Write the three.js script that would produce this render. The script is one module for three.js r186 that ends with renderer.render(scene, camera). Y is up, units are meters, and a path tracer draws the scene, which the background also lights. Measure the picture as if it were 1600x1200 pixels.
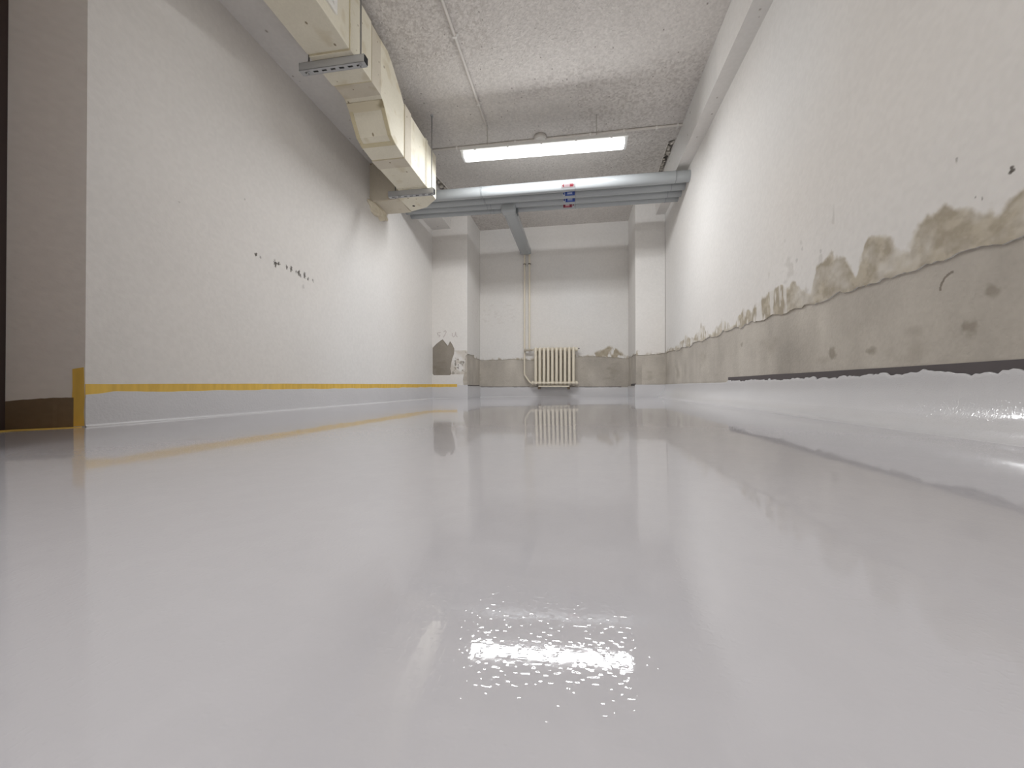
import * as THREE from 'three';
import { RoundedBoxGeometry } from 'three/addons/geometries/RoundedBoxGeometry.js';
import { mergeGeometries, mergeVertices } from 'three/addons/utils/BufferGeometryUtils.js';
import { RectAreaLightUniformsLib } from 'three/addons/lights/RectAreaLightUniformsLib.js';

// ---------------------------------------------------------------- camera, exposure, light levels
const scene = new THREE.Scene();
scene.background = new THREE.Color(0x000000);
const CAM_H = 0.165;
const camera = new THREE.PerspectiveCamera(2 * Math.atan(600 / 620) * 180 / Math.PI, 1600 / 1200, 0.02, 50);
camera.position.set(0, CAM_H, 0);
camera.rotation.set(0.00645, 0.16463, 0, 'YXZ');
const renderer = new THREE.WebGLRenderer({ antialias: true });
renderer.toneMapping = THREE.LinearToneMapping;
renderer.toneMappingExposure = 1.0;
renderer.shadowMap.enabled = true;
RectAreaLightUniformsLib.init();
const LAMP = 57, LAMP_REAR = 76;       // radiance of the tube lamps: in view, behind the camera
const LAMP_COLOR = new THREE.Color().setRGB(0.97, 0.985, 1.0);

// ---------------------------------------------------------------- helpers
const V = (x, y, z) => new THREE.Vector3(x, y, z);
let seed = 7;
const rnd = () => { seed = (seed * 1664525 + 1013904223) >>> 0; return seed / 4294967296; };
const HASH = new Float32Array(65536); for (let i = 0; i < 65536; i++) HASH[i] = rnd();
const hsh = (x, y) => HASH[((x * 374761393 + y * 668265263) ^ ((x * 1274126177) >>> 13)) & 65535];
const sm = (t) => t * t * (3 - 2 * t);
const mod = (a, n) => ((a % n) + n) % n;
function vn(x, y, p = 0) {             // value noise, period p when given
  const ix = Math.floor(x), iy = Math.floor(y), fx = sm(x - ix), fy = sm(y - iy);
  let x0 = ix, x1 = ix + 1, y0 = iy, y1 = iy + 1;
  if (p) { x0 = mod(x0, p); x1 = mod(x1, p); y0 = mod(y0, p); y1 = mod(y1, p); }
  const a = hsh(x0, y0), b = hsh(x1, y0), c = hsh(x0, y1), d = hsh(x1, y1);
  return a + (b - a) * fx + (c - a) * fy + (a - b - c + d) * fx * fy;
}
function fbm(x, y, o = 4, p = 0) { let s = 0, a = 0.5, n = 0; for (let i = 0; i < o; i++) { s += a * vn(x, y, p); n += a; a *= 0.5; x = x * 2; y = y * 2; p *= 2; } return s / n; }
const clamp = (x, a = 0, b = 1) => Math.min(b, Math.max(a, x));
const sst = (a, b, x) => sm(clamp((x - a) / (b - a)));
const mix3 = (a, b, t) => [a[0] + (b[0] - a[0]) * t, a[1] + (b[1] - a[1]) * t, a[2] + (b[2] - a[2]) * t];
function interp(pts, x) {              // pts sorted by x
  if (x <= pts[0][0]) return pts[0][1];
  for (let i = 1; i < pts.length; i++) if (x <= pts[i][0]) { const t = (x - pts[i - 1][0]) / (pts[i][0] - pts[i - 1][0]); return pts[i - 1][1] + (pts[i][1] - pts[i - 1][1]) * t; }
  return pts[pts.length - 1][1];
}
function tex(w, h, fn, srgb = true) {  // fn(u, v) -> [r, g, b] 0..255
  const d = new Uint8Array(w * h * 4);
  for (let j = 0, k = 0; j < h; j++) for (let i = 0; i < w; i++, k += 4) { const c = fn((i + 0.5) / w, (j + 0.5) / h); d[k] = clamp(c[0], 0, 255); d[k + 1] = clamp(c[1], 0, 255); d[k + 2] = clamp(c[2], 0, 255); d[k + 3] = 255; }
  const t = new THREE.DataTexture(d, w, h, THREE.RGBAFormat);
  t.magFilter = THREE.LinearFilter; t.minFilter = THREE.LinearMipmapLinearFilter; t.generateMipmaps = true;
  t.wrapS = t.wrapT = THREE.RepeatWrapping;
  if (srgb) t.colorSpace = THREE.SRGBColorSpace;
  t.needsUpdate = true; return t;
}
const grey = (w, h, fn) => tex(w, h, (u, v) => { const g = fn(u, v) * 255; return [g, g, g]; }, false);
const rep = (t, x, y) => { const c = t.clone(); c.repeat.set(x, y); c.needsUpdate = true; return c; };
const used = {};
function numbered(n) { if (!(n in used)) { used[n] = 0; return n; } return n + '_' + String(++used[n]).padStart(3, '0'); }
function mesh(name, geo, mat, parent) { const m = new THREE.Mesh(geo, mat); m.name = parent === scene ? numbered(name) : partName(name, parent); m.castShadow = m.receiveShadow = true; parent.add(m); return m; }
function partName(n, parent) { const c = parent.userData._c || (parent.userData._c = {}); if (!(n in c)) { c[n] = 0; return n; } return n + '_' + String(++c[n]).padStart(3, '0'); }
const struct = (name, geo, mat, label, parent = scene) => { const m = mesh(name, geo, mat, parent); if (parent === scene) { m.userData.kind = 'structure'; if (label) m.userData.label = label; } return m; };
function tag(o, label, category, group) { o.userData.label = label; o.userData.category = category; if (group) o.userData.group = group; return o; }
function thing(name, label, category, pos = [0, 0, 0], group) { const g = new THREE.Group(); g.name = numbered(name); g.position.set(...pos); scene.add(g); return tag(g, label, category, group); }
function merge(list) { return mergeGeometries(list.map((g) => { const n = g.index ? g.toNonIndexed() : g; for (const k of Object.keys(n.attributes)) if (!['position', 'normal', 'uv'].includes(k)) n.deleteAttribute(k); n.morphAttributes = {}; return n; })); }
// uv by dominant normal, in metres from (ox, oy), divided by (sx, sy)
function uvW(geo, sx = 1, sy = 1, ox = 0, oy = 0) {
  const g = geo.index ? geo.toNonIndexed() : geo; const p = g.attributes.position, n = g.attributes.normal, uv = new Float32Array(p.count * 2);
  for (let t = 0; t < p.count; t += 3) {
    let ax = 0, ay = 0, az = 0; for (let k = 0; k < 3; k++) { ax += Math.abs(n.getX(t + k)); ay += Math.abs(n.getY(t + k)); az += Math.abs(n.getZ(t + k)); }
    for (let k = 0; k < 3; k++) { const i = t + k; let a, b; if (ay > ax && ay > az) { a = p.getX(i); b = p.getZ(i); } else if (ax >= az) { a = p.getZ(i); b = p.getY(i); } else { a = p.getX(i); b = p.getY(i); } uv[i * 2] = (a - ox) / sx; uv[i * 2 + 1] = (b - oy) / sy; }
  }
  g.setAttribute('uv', new THREE.BufferAttribute(uv, 2)); return g;
}
const box = (x0, x1, y0, y1, z0, z1) => new THREE.BoxGeometry(x1 - x0, y1 - y0, z1 - z0).translate((x0 + x1) / 2, (y0 + y1) / 2, (z0 + z1) / 2);
const rbox = (x0, x1, y0, y1, z0, z1, r = 0.003, s = 2) => new RoundedBoxGeometry(x1 - x0, y1 - y0, z1 - z0, s, r).translate((x0 + x1) / 2, (y0 + y1) / 2, (z0 + z1) / 2);
function cyl(a, b, r, seg = 20, r2 = r, open = false) { const d = b.clone().sub(a), g = new THREE.CylinderGeometry(r2, r, d.length(), seg, 1, open); g.applyQuaternion(new THREE.Quaternion().setFromUnitVectors(V(0, 1, 0), d.normalize())); return g.translate((a.x + b.x) / 2, (a.y + b.y) / 2, (a.z + b.z) / 2); }
function shp(pts, holes = []) { const s = new THREE.Shape(pts.map(([x, y]) => new THREE.Vector2(x, y))); for (const h of holes) s.holes.push(new THREE.Path(h.map(([x, y]) => new THREE.Vector2(x, y)))); return s; }
const ext = (shape, depth, bevel = 0) => new THREE.ExtrudeGeometry(shape, { depth: depth - 2 * bevel, bevelEnabled: bevel > 0, bevelSize: bevel, bevelThickness: bevel, bevelOffset: -bevel, bevelSegments: 2, curveSegments: 16 }).translate(0, 0, bevel);
// shape drawn in (z, y), extruded along +x from x0
function extX(pts, x0, depth, holes = [], bevel = 0) { const m = new THREE.Matrix4().makeBasis(V(0, 0, -1), V(0, 1, 0), V(1, 0, 0)); return ext(shp(pts.map(([z, y]) => [-z, y]), holes.map((h) => h.map(([z, y]) => [-z, y]))), depth, bevel).applyMatrix4(m).translate(x0, 0, 0); }
// shape drawn in (x, y), extruded along +z from z0
const extZ = (pts, z0, depth, holes = [], bevel = 0) => ext(shp(pts, holes), depth, bevel).translate(0, 0, z0);
// shape drawn in (x, z), extruded upward from y0
function extY(pts, y0, depth, holes = [], bevel = 0) { const m = new THREE.Matrix4().makeBasis(V(1, 0, 0), V(0, 0, -1), V(0, 1, 0)); return ext(shp(pts.map(([x, z]) => [x, -z]), holes.map((h) => h.map(([x, z]) => [x, -z]))), depth, bevel).applyMatrix4(m).translate(0, y0, 0); }

// ---------------------------------------------------------------- dimensions (metres)
const WL = -1.99, WR = 1.086, CE = 2.64, ZP = -5.231, ZF = -5.945, PLX = -1.488, PRX = 0.722, RC = 2.572;
const BEAM = 2.335, BLX = -1.72, BRX = 0.973, ZB = 2.1, ZC = -1.316, DX = -2.139;

// ---------------------------------------------------------------- textures and materials
const roughBump = grey(1024, 1024, (u, v) => { const a = fbm(u * 40, v * 40, 4, 40), b = vn(u * 22, v * 22, 22); return clamp(0.15 + 0.7 * a * 0.6 + 0.5 * Math.pow(b, 2) * a); });
const wallBump = grey(1024, 1024, (u, v) => clamp(0.5 + 0.55 * (fbm(u * 6, v * 6, 3, 6) - 0.5) + 0.35 * (fbm(u * 70, v * 70, 3, 70) - 0.5)));
const concBump = grey(1024, 1024, (u, v) => clamp(0.5 + 0.5 * (fbm(u * 8, v * 20, 4, 4 * 5) - 0.5) + 0.3 * (fbm(u * 100, v * 100, 2, 100) - 0.5)));
const WHITE = [230, 227, 223];
const whiteAt = (x, y) => { const m = (fbm(x * 1.3 + 9, y * 1.3 + 4, 4) - 0.5) * 11, f = (vn(x * 60, y * 60) - 0.5) * 5, p = (fbm(x * 0.9 + 31, y * 0.9, 2) - 0.5) * 8; return [WHITE[0] + m + f, WHITE[1] + m + f - p * 0.5, WHITE[2] + m + f - p]; };
const speck = (x, y, c, cell, dens, dark) => { const ix = Math.floor(x / cell), iy = Math.floor(y / cell), h = hsh(ix + 911, iy + 77); if (h > dens) return c; const px = (ix + 0.2 + 0.6 * hsh(ix + 5, iy + 3)) * cell, py = (iy + 0.2 + 0.6 * hsh(ix + 13, iy + 7)) * cell, r = cell * (0.03 + 0.07 * hsh(ix, iy + 29)), d = Math.hypot(x - px, (y - py) * 0.7); return mix3(c, dark, 0.75 * (1 - sst(r * 0.5, r, d))); };

// right wall: brushed-out dirty plaster above the torn edge of the coat
const JAG_R = [[-5.25, .578], [-3.69, .573], [-3.13, .577], [-2.5, .561], [-1.92, .556], [-1.57, .559], [-1.36, .544], [-1.25, .553], [-1.17, .541], [-0.6, .545], [2.1, .55]];
const jagR = (z) => interp(JAG_R, z) + (fbm(z * 9, 3.3, 3) - 0.5) * 0.05 + (fbm(z * 60, 8.1, 2) - 0.5) * 0.012;
const SMEAR_R = [[-5.23, .6], [-5.0, .63], [-4.7, .62], [-4.24, .69], [-4.0, .63], [-3.78, .7], [-3.49, .6], [-3.27, .67], [-3.04, .6], [-2.86, .67], [-2.73, .63], [-2.57, .7], [-2.37, .71], [-2.2, .68], [-2.08, .63], [-2.03, .71], [-1.92, .74], [-1.84, .71], [-1.77, .63], [-1.7, .74], [-1.61, .71], [-1.55, .65], [-1.51, .64], [-1.46, .68], [-1.42, .7], [-1.34, .685], [-1.27, .65], [-1.23, .64], [-1.17, .66], [-1.0, .7], [-0.8, .66], [-0.5, .7]];
const DIRT = [168, 157, 138];
const RW = { z0: -5.3, W: 5.1, H: 2.7 };
function scuffs(list) { return (z, y, c) => { for (const [sz, sy, r, e, k] of list) { const dz = (z - sz), dy = (y - sy), d = Math.hypot(dz, dy * e) + (vn(z * 180, y * 180) - 0.5) * r * 0.9; if (d < r) c = mix3(c, [78, 73, 67], k * 0.9 * (1 - sst(r * 0.4, r * 0.92, d))); } return c; }; }
const marksR = scuffs([[-1.196, .716, .008, .8, .9], [-1.2, .708, .006, 1.4, .8], [-1.345, .823, .006, .6, .35], [-1.29, .689, .004, .8, .6], [-1.272, .676, .004, .6, .6], [-2.2, .8, .012, .8, .15], [-2.0, .78, .01, .8, .15], [-2.15, .84, .01, .8, .12]]);
const mapR = tex(2048, 1080, (u, v) => {
  const z = RW.z0 + u * RW.W, y = v * RW.H; let c = whiteAt(z, y);
  if (y < 1.1) {
    const j = interp(JAG_R, z), top = interp(SMEAR_R, z) + (fbm(z * 13, y * 13, 4) - 0.5) * 0.11;
    const streak = fbm(z * 38, y * 9, 3), grain = fbm(z * 45, y * 45, 3);
    const body = sst(0.2, 0.62, fbm(z * 8 + 5, y * 12, 3)), rim = sst(top - 0.05, top - 0.012, y) * (1 - sst(top - 0.008, top + 0.01, y));
    let k = (1 - sst(top - 0.02, top + 0.01, y)) * (0.5 + 0.5 * body) + 0.3 * rim * sst(0.45, 0.6, fbm(z * 6 + 2, y * 6, 2));
    k *= z < -2.3 ? 0.2 + 1.0 * sst(0.4, 0.6, streak) : 0.85 + 0.5 * (grain - 0.4);
    if (y < j + 0.06) k = Math.max(k, 0.7 * (1 - sst(j + 0.004, j + 0.035 * (0.4 + streak), y)) * sst(0.3, 0.55, fbm(z * 10, 4, 2)));
    const d = mix3(DIRT, [192, 182, 163], sst(0.35, 0.72, fbm(z * 22, y * 28, 4)));
    c = mix3(c, d, clamp(k, 0, 0.95));
    c = marksR(z, y, c);
    const sp = fbm(z * 16, y * 16, 2); if (y > 0.6 && y < 0.95 && z > -2.5 && z < -1.9) c = mix3(c, [150, 144, 134], 0.16 * sst(0.68, 0.8, sp));
  }
  return c;
});
const concAt = (x, y, base = [187, 180, 170]) => { const m = (fbm(x * 3 + 2, y * 3, 4) - 0.5) * 46, s = (fbm(x * 9, y * 3.2 + 7, 3) - 0.5) * 20, f = (vn(x * 90, y * 90) - 0.5) * 7; let c = [base[0] + m + s + f, base[1] + m + s + f, base[2] + m * 0.95 + s + f]; const d = fbm(x * 4 + 40, y * 7 + 3, 3); c = mix3(c, [146, 137, 124], 0.4 * sst(0.66, 0.86, d)); return c; };
const mapConcR = tex(2048, 256, (u, v) => {
  const z = RW.z0 + u * RW.W, y = v * 0.64; let c = concAt(z, y);
  for (const [bz, by, br] of [[-1.33, .335, .03], [-1.94, .31, .035], [-1.7, .3, .025], [-2.9, .45, .03], [-1.25, .42, .03]]) { const d = Math.hypot(z - bz, (y - by) * 1.2) / br + (fbm(z * 30, y * 30, 3) - 0.5) * 1.6; c = mix3(c, [132, 122, 108], 0.5 * (1 - sst(0.3, 1, d))); }
  c = mix3(c, [205, 198, 188], 0.35 * sst(0.5, 0.75, fbm(z * 2.2 + 8, y * 4, 3)));
  const a = Math.atan2(y - 0.455, z + 1.36), r = Math.hypot(y - 0.455, z + 1.36); // trowel arc near the edge of the frame
  if (Math.abs(r - 0.05) < 0.0035 && a > 1.7 && a < 3.1) c = mix3(c, [105, 95, 84], 0.6);
  return c;
});
const mapConc = tex(1024, 1024, (u, v) => concAt(u * 2.4 - 1.6, v * 2.4));
// left wall
const LW = { z0: -6, W: 4.9, H: 2.7 };
const marksL = scuffs([[-2.186, .992, .013, .9, .95], [-2.22, .987, .009, .9, .4], [-2.346, .99, .02, .9, .95], [-2.35, .982, .014, .6, .9], [-2.378, .993, .014, 1, 1], [-2.452, .99, .011, .45, .9], [-2.495, .992, .015, .6, .9], [-2.545, .985, .01, .6, .5], [-2.573, .988, .015, .55, .9], [-2.59, .975, .01, .6, .7], [-2.633, .985, .016, .6, .9], [-2.672, .968, .012, .7, .8], [-2.728, .974, .011, .5, .45], [-2.62, .9, .02, 1, .15], [-2.1, 1.3, .008, 1, .2], [-1.7, 1.1, .006, 1, .2]]);
const mapL = tex(2048, 1080, (u, v) => { const z = LW.z0 + u * LW.W, y = v * LW.H; return marksL(z, y, whiteAt(z + 20, y)); });
// far end: niche wall and both piers share one map drawn in (x, y)
const EW = { x0: -2.05, W: 3.2, H: 2.7 };
const seg = (x, y, a, b, c, d) => { const t = clamp(((x - a) * (c - a) + (y - b) * (d - b)) / ((c - a) ** 2 + (d - b) ** 2 + 1e-9)); return Math.hypot(x - a - t * (c - a), y - b - t * (d - b)); };
const SCRIB = [[-1.87, .91, -1.915, .905], [-1.915, .905, -1.91, .88], [-1.91, .88, -1.875, .87], [-1.875, .87, -1.89, .85], [-1.82, .92, -1.8, .935], [-1.8, .935, -1.785, .915], [-1.785, .915, -1.825, .845], [-1.7, .895, -1.698, .86], [-1.698, .86, -1.68, .846], [-1.68, .846, -1.66, .865], [-1.66, .865, -1.652, .91], [-1.652, .91, -1.645, .86], [-1.645, .86, -1.63, .846]];
const FARW = [[-1.5, .6], [-1.3, .62], [-1.1, .59], [-0.95, .62], [-0.7, .6], [-0.03, .67], [0.1, .62], [0.3, .7], [0.42, .76], [0.52, .77], [0.6, .68], [0.7, .62], [1.1, .6]];
const mapE = tex(1024, 864, (u, v) => {
  const x = EW.x0 + u * EW.W, y = v * EW.H; let c = whiteAt(x + 50, y + 3);
  if (y < 1.0) {
    const top = interp(FARW, x) + (fbm(x * 16, y * 16, 3) - 0.5) * 0.05;
    let k = (1 - sst(top - 0.05, top + 0.01, y)) * sst(0.32, 0.6, fbm(x * 22, y * 12, 3));
    if (x < PLX + 0.001) k = 0;
    c = mix3(c, mix3([150, 138, 116], [176, 164, 143], vn(x * 30, y * 30)), clamp(k, 0, 0.85));
    if (x < PLX) { let d = 9; for (const s of SCRIB) d = Math.min(d, seg(x, y, ...s)); if (d < 0.005) c = mix3(c, [165, 150, 148], 0.45);
      if (x > -1.74 && x < -1.5 && y > 0.33 && y < 0.66) { const q = fbm(x * 26, y * 26, 3); const e = sst(0.56, 0.7, q) * sst(0, 0.05, 0.66 - y) * sst(0, .05, x + 1.74); c = mix3(c, [104, 98, 90], 0.7 * e); c = mix3(c, [190, 180, 166], 0.5 * sst(0.4, 0.7, fbm(x * 12, y * 12 + 9, 2))); } }
    if (x > -1.45 && x < -0.95 && y > 1 ) c = c;
  }
  const g = Math.hypot((x + 1.2) * 0.8, y - 1.25); if (g < 0.22) c = mix3(c, [188, 180, 172], 0.12 * sst(0.6, 0.75, fbm(x * 20, y * 30, 2)));
  return c;
});
const mapCeil = tex(2048, 2048, (u, v) => {
  const x = u * 3.4, y = v * 3.4, m = (fbm(x * 1.5, y * 1.5, 4) - 0.5) * 14, f = (fbm(x * 70, y * 70, 3) - 0.5) * 30; let c = [218 + m + f, 213 + m + f, 208 + m + f];
  const d = fbm(x * 1.2 + 17, y * 1.2 + 9, 3); c = mix3(c, [172, 164, 158], 0.35 * sst(0.5, 0.7, d) * sst(0.45, 0.7, fbm(x * 60, y * 60, 2)));
  c = speck(x, y, c, 0.028, 0.22, [158, 150, 144]); return speck(x + 3, y, c, 0.07, 0.18, [140, 132, 126]);
});
const std = (o) => new THREE.MeshStandardMaterial({ roughness: 0.9, ...o });
const bumpFor = (t, W, H, tile) => rep(t, W / tile, H / tile);
const M = {
  coatR: std({ map: mapR, bumpMap: bumpFor(wallBump, RW.W, RW.H, 0.9), bumpScale: 0.0016, roughness: 0.85 }),
  concR: std({ map: mapConcR, bumpMap: bumpFor(concBump, RW.W, 0.64, 0.8), bumpScale: 0.003 }),
  conc: std({ map: mapConc, bumpMap: bumpFor(concBump, 2.4, 2.4, 0.8), bumpScale: 0.003 }),
  wallL: std({ map: mapL, bumpMap: bumpFor(wallBump, LW.W, LW.H, 0.9), bumpScale: 0.0014, roughness: 0.85 }),
  coatE: std({ map: mapE, bumpMap: bumpFor(wallBump, EW.W, EW.H, 0.9), bumpScale: 0.0016, roughness: 0.85 }),
  ceil: std({ map: mapCeil, bumpMap: bumpFor(roughBump, 3.4, 3.4, 0.42), bumpScale: 0.006, roughness: 0.95 }),
  
};

// ---------------------------------------------------------------- epoxy: floor and the painted upstands
const peel = grey(2048, 2048, (u, v) => clamp(0.2 + 0.14 * (fbm(u * 110, v * 110, 2, 110) - 0.5) + 0.42 * sst(0.6, 0.98, vn(u * 230 + 3, v * 230, 230)) - 0.1 * sst(0.62, 0.95, vn(u * 170 + 9, v * 170 + 31, 170))));
const epoxyMap = tex(1024, 1024, (u, v) => { const x = u * 4, y = v * 4, m = (fbm(x * 0.9, y * 0.9, 3) - 0.5) * 7, f = (vn(x * 50, y * 50) - 0.5) * 2; return [187 + m + f, 185 + m + f, 189 + m + f]; });
M.floor = new THREE.MeshPhysicalMaterial({ map: epoxyMap, roughness: 0.03, ior: 1.55, bumpMap: rep(peel, 8, 8), bumpScale: 0.000075 });
const upstandMap = tex(512, 512, (u, v) => { const x = u * 4, y = v * 4, m = (fbm(x * 0.9, y * 0.9, 3) - 0.5) * 8 + (fbm(x * 5, y * 5, 3) - 0.5) * 6; return [213 + m, 212 + m, 214 + m]; });
M.upstand = new THREE.MeshPhysicalMaterial({ map: upstandMap, roughness: 0.12, ior: 1.5, bumpMap: rep(peel, 6, 6), bumpScale: 0.0006 });
M.skirt = new THREE.MeshPhysicalMaterial({ map: upstandMap, roughness: 0.32, ior: 1.5, bumpMap: rep(concBump, 4 / 0.7, 4 / 0.7), bumpScale: 0.0025 });

// poured floor: a slab whose top has the faint long waves of self-levelled resin
const floorY = (x) => 0.013 * (x + 2);   // the floor falls gently towards the left wall
function floorGeo() {
  const x0 = -3.7, x1 = 1.4, z0 = -6.2, z1 = ZB + 0.2, nx = 128, nz = 210, pos = [], idx = [];
  for (let j = 0; j <= nz; j++) for (let i = 0; i <= nx; i++) { const x = x0 + (x1 - x0) * i / nx, z = z0 + (z1 - z0) * j / nz; pos.push(x, floorY(x) + 0.00085 * (fbm(x * 1.4 + 3, z * 2.6 + 50, 3) - 0.5), z); }
  for (let j = 0; j < nz; j++) for (let i = 0; i < nx; i++) { const a = j * (nx + 1) + i, b = a + 1, c = a + nx + 1, d = c + 1; idx.push(a, c, b, b, c, d); }
  const g = new THREE.BufferGeometry(); g.setAttribute('position', new THREE.Float32BufferAttribute(pos, 3)); g.setIndex(idx); g.computeVertexNormals(); g.setAttribute('uv', new THREE.Float32BufferAttribute(new Float32Array(pos.length / 3 * 2), 2));
  return uvW(merge([g, box(x0, x1, -0.15, -0.04, z0, z1)]), 4, 4);
}
struct('floor', floorGeo(), M.floor, 'wet-looking light grey epoxy floor mirroring the room');

// upstand swept along a wall: profile from floor to wall with a cove of radius R, ragged top edge
function upstand(name, label, n, len, at, R, top, mat, proud = 0.0025, y0 = 0) {
  const pos = [], idx = [], rows = [];
  const cols = Math.max(2, Math.ceil(len / 0.012));
  for (let i = 0; i <= cols; i++) {
    const s = len * i / cols, t = top(s), pr = [];
    pr.push([R + 0.03, y0 - 0.0006]); pr.push([R, y0 + 0.0005]);
    for (let k = 1; k <= 10; k++) { const a = k / 10 * Math.PI / 2; pr.push([R - R * Math.sin(a) + proud * (k / 10), y0 + R - R * Math.cos(a) + 0.0005]); }
    const y1 = Math.max(t, y0 + R + 0.005); pr.push([proud, (y0 + R + y1) / 2]); pr.push([proud, y1 - 0.001]); pr.push([proud * 0.6, y1]); pr.push([-0.001, y1]);
    rows.push(pr); for (const [d, y] of pr) { const q = at(s, d); pos.push(q[0], y, q[1]); }
  }
  const m = rows[0].length; for (let i = 0; i < cols; i++) for (let k = 0; k < m - 1; k++) { const a = i * m + k, b = a + 1, c = a + m, d = c + 1; n > 0 ? idx.push(a, c, b, b, c, d) : idx.push(a, b, c, b, d, c); }
  const g = new THREE.BufferGeometry(); g.setAttribute('position', new THREE.Float32BufferAttribute(pos, 3)); g.setIndex(idx); g.computeVertexNormals();
  return struct(name, uvW(g, 4, 4), mat, label);
}
const DARK_Z = -3.137;
upstand('baseboard_right', 'grey coved epoxy upstand along the right wall', 1, 7.3, (s, d) => [WR - d, ZP + s], 0.14,
  (s) => { const z = ZP + s; if (z < DARK_Z) return 0.196 + 0.002 * (fbm(z * 20, 1, 2) - 0.5); const r = (fbm(z * 11, 5, 3) - 0.5) * 0.018 + (fbm(z * 70, 2, 2) - 0.5) * 0.016; return 0.205 + r + (z > -1.72 && z < -1.36 ? 0.006 : 0); }, M.upstand, 0.0075, 0.0385);
upstand('baseboard_left', 'grey epoxy upstand along the left wall under the yellow tape', -1, ZC - ZP, (s, d) => [WL + d, ZP + s], 0.012,
  (s) => { const z = ZP + s; return interp([[-5.23, .157], [-3.85, .151], [-2.2, .144], [-1.6, .141], [-1.42, .139], [-1.316, .131]], z) + (fbm(z * 6, 9, 3) - 0.5) * 0.014; }, M.skirt);
upstand('baseboard_left', 'grey epoxy upstand at the foot of the left pier', -1, PLX - WL + 0.0092, (s, d) => [WL + s, ZP + d], 0.008, (s) => 0.157 + (s > 0.36 ? 0.03 : 0) + (fbm(s * 20, 4, 2) - 0.5) * 0.008, M.upstand);
upstand('baseboard_left', 'grey epoxy upstand on the left return of the niche', 1, ZP - ZF, (s, d) => [PLX + d, ZP + 0.0026 - s], 0.008, (s) => 0.172 + (fbm(s * 20, 14, 2) - 0.5) * 0.006, M.upstand, 0.009);
upstand('baseboard_far', 'grey epoxy upstand along the far niche wall', -1, PRX - PLX, (s, d) => [PLX + s, ZF + d], 0.03, (s) => 0.155 + (fbm(s * 20, 24, 2) - 0.5) * 0.006, M.upstand, 0.009);
upstand('baseboard_right', 'grey epoxy upstand on the right return of the niche', -1, ZP - ZF + 0.009, (s, d) => [PRX - d, ZP + 0.009 - s], 0.008, (s) => 0.172 + (fbm(s * 20, 34, 2) - 0.5) * 0.006, M.upstand, 0.009);
upstand('baseboard_right', 'grey epoxy upstand at the foot of the right pier', -1, WR - PRX, (s, d) => [PRX - 0.009 + s, ZP + d], 0.008, (s) => 0.19 + (fbm(s * 20, 44, 2) - 0.5) * 0.005, M.upstand, 0.009);

// ---------------------------------------------------------------- walls
const plain = std({ color: 0xe4dfd8, bumpMap: rep(wallBump, 1, 1), bumpScale: 0.004 });
const T = 0.007;
{ // left wall, with a splayed reveal towards the door
  const w = struct('wall_left', uvW(extY([[WL, -6.15], [WL, ZC], [WL - 0.149, ZC + 0.149], [WL - 0.36, ZC + 0.149], [WL - 0.36, -6.15]], 0, 3.0), LW.W, LW.H, LW.z0, 0), M.wallL, 'white plastered left wall with a row of dark scuffs');
  const a = V(WL - 0.0225, 0, ZC + 0.0225), b = V(WL - 0.149, 0, ZC + 0.149), n = V(1, 0, 1).normalize().multiplyScalar(0.002);
  const pos = [], ix = [], N = 16; for (let i = 0; i <= N; i++) { const p = a.clone().lerp(b, i / N).add(n), h = 0.121 - 0.012 * (i / N) ** 2 + (vn(i * 0.9, 2) - 0.5) * 0.002; pos.push(p.x, 0, p.z, p.x, h, p.z, p.x - n.x, h, p.z - n.z); if (i < N) { const k = i * 3; ix.push(k, k + 3, k + 1, k + 1, k + 3, k + 4, k + 1, k + 4, k + 2, k + 2, k + 4, k + 5); } }
  const g = new THREE.BufferGeometry(); g.setAttribute('position', new THREE.Float32BufferAttribute(pos, 3)); g.setIndex(ix); g.computeVertexNormals();
  mesh('bare_skirting', uvW(g, 2.4, 2.4), std({ color: 0xa5937c, map: mapConc }), w);
  // rough mortar where the duct goes through the wall
  const mg = new THREE.SphereGeometry(1, 40, 24); const p = mg.attributes.position;
  for (let i = 0; i < p.count; i++) { const v = V().fromBufferAttribute(p, i), k = 0.6 + 0.8 * fbm(v.y * 3 + 5, v.z * 4 + v.x * 2 + 9, 4); p.setXYZ(i, v.x * 0.045 * k, v.y * 0.085 * k, v.z * 0.19 * k); }
  mg.computeVertexNormals(); mg.translate(WL, 1.95, -3.7);
  mesh('mortar_collar', uvW(mg, 2.4, 2.4), std({ color: 0xded4be, bumpMap: rep(roughBump, 4, 4), bumpScale: 0.008 }), w);
}
{ // right wall: bare render below, white plaster coat with a torn lower edge above
  const w = struct('wall_right', uvW(box(WR + T, WR + 0.3, 0, 3.0, -6.2, ZB + 0.15), RW.W, 0.64, RW.z0, 0), M.concR, 'right wall, bare grey render below a torn white plaster edge');
  const lo = []; for (let z = ZP; z <= ZB; z += 0.012) lo.push([z, jagR(z)]);
  mesh('plaster_coat', uvW(extX([...lo, [ZB, CE], [ZP, CE]], WR, T), RW.W, RW.H, RW.z0, 0), M.coatR, w);
}
const jagFar = (x) => interp([[-1.49, .575], [-1.3, .565], [-0.99, .583], [-0.65, .56], [-0.03, .608], [0.34, .606], [0.7, .573]], x) + (fbm(x * 9, 61, 3) - 0.5) * 0.035 + (fbm(x * 50, 71, 2) - 0.5) * 0.014;
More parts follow.
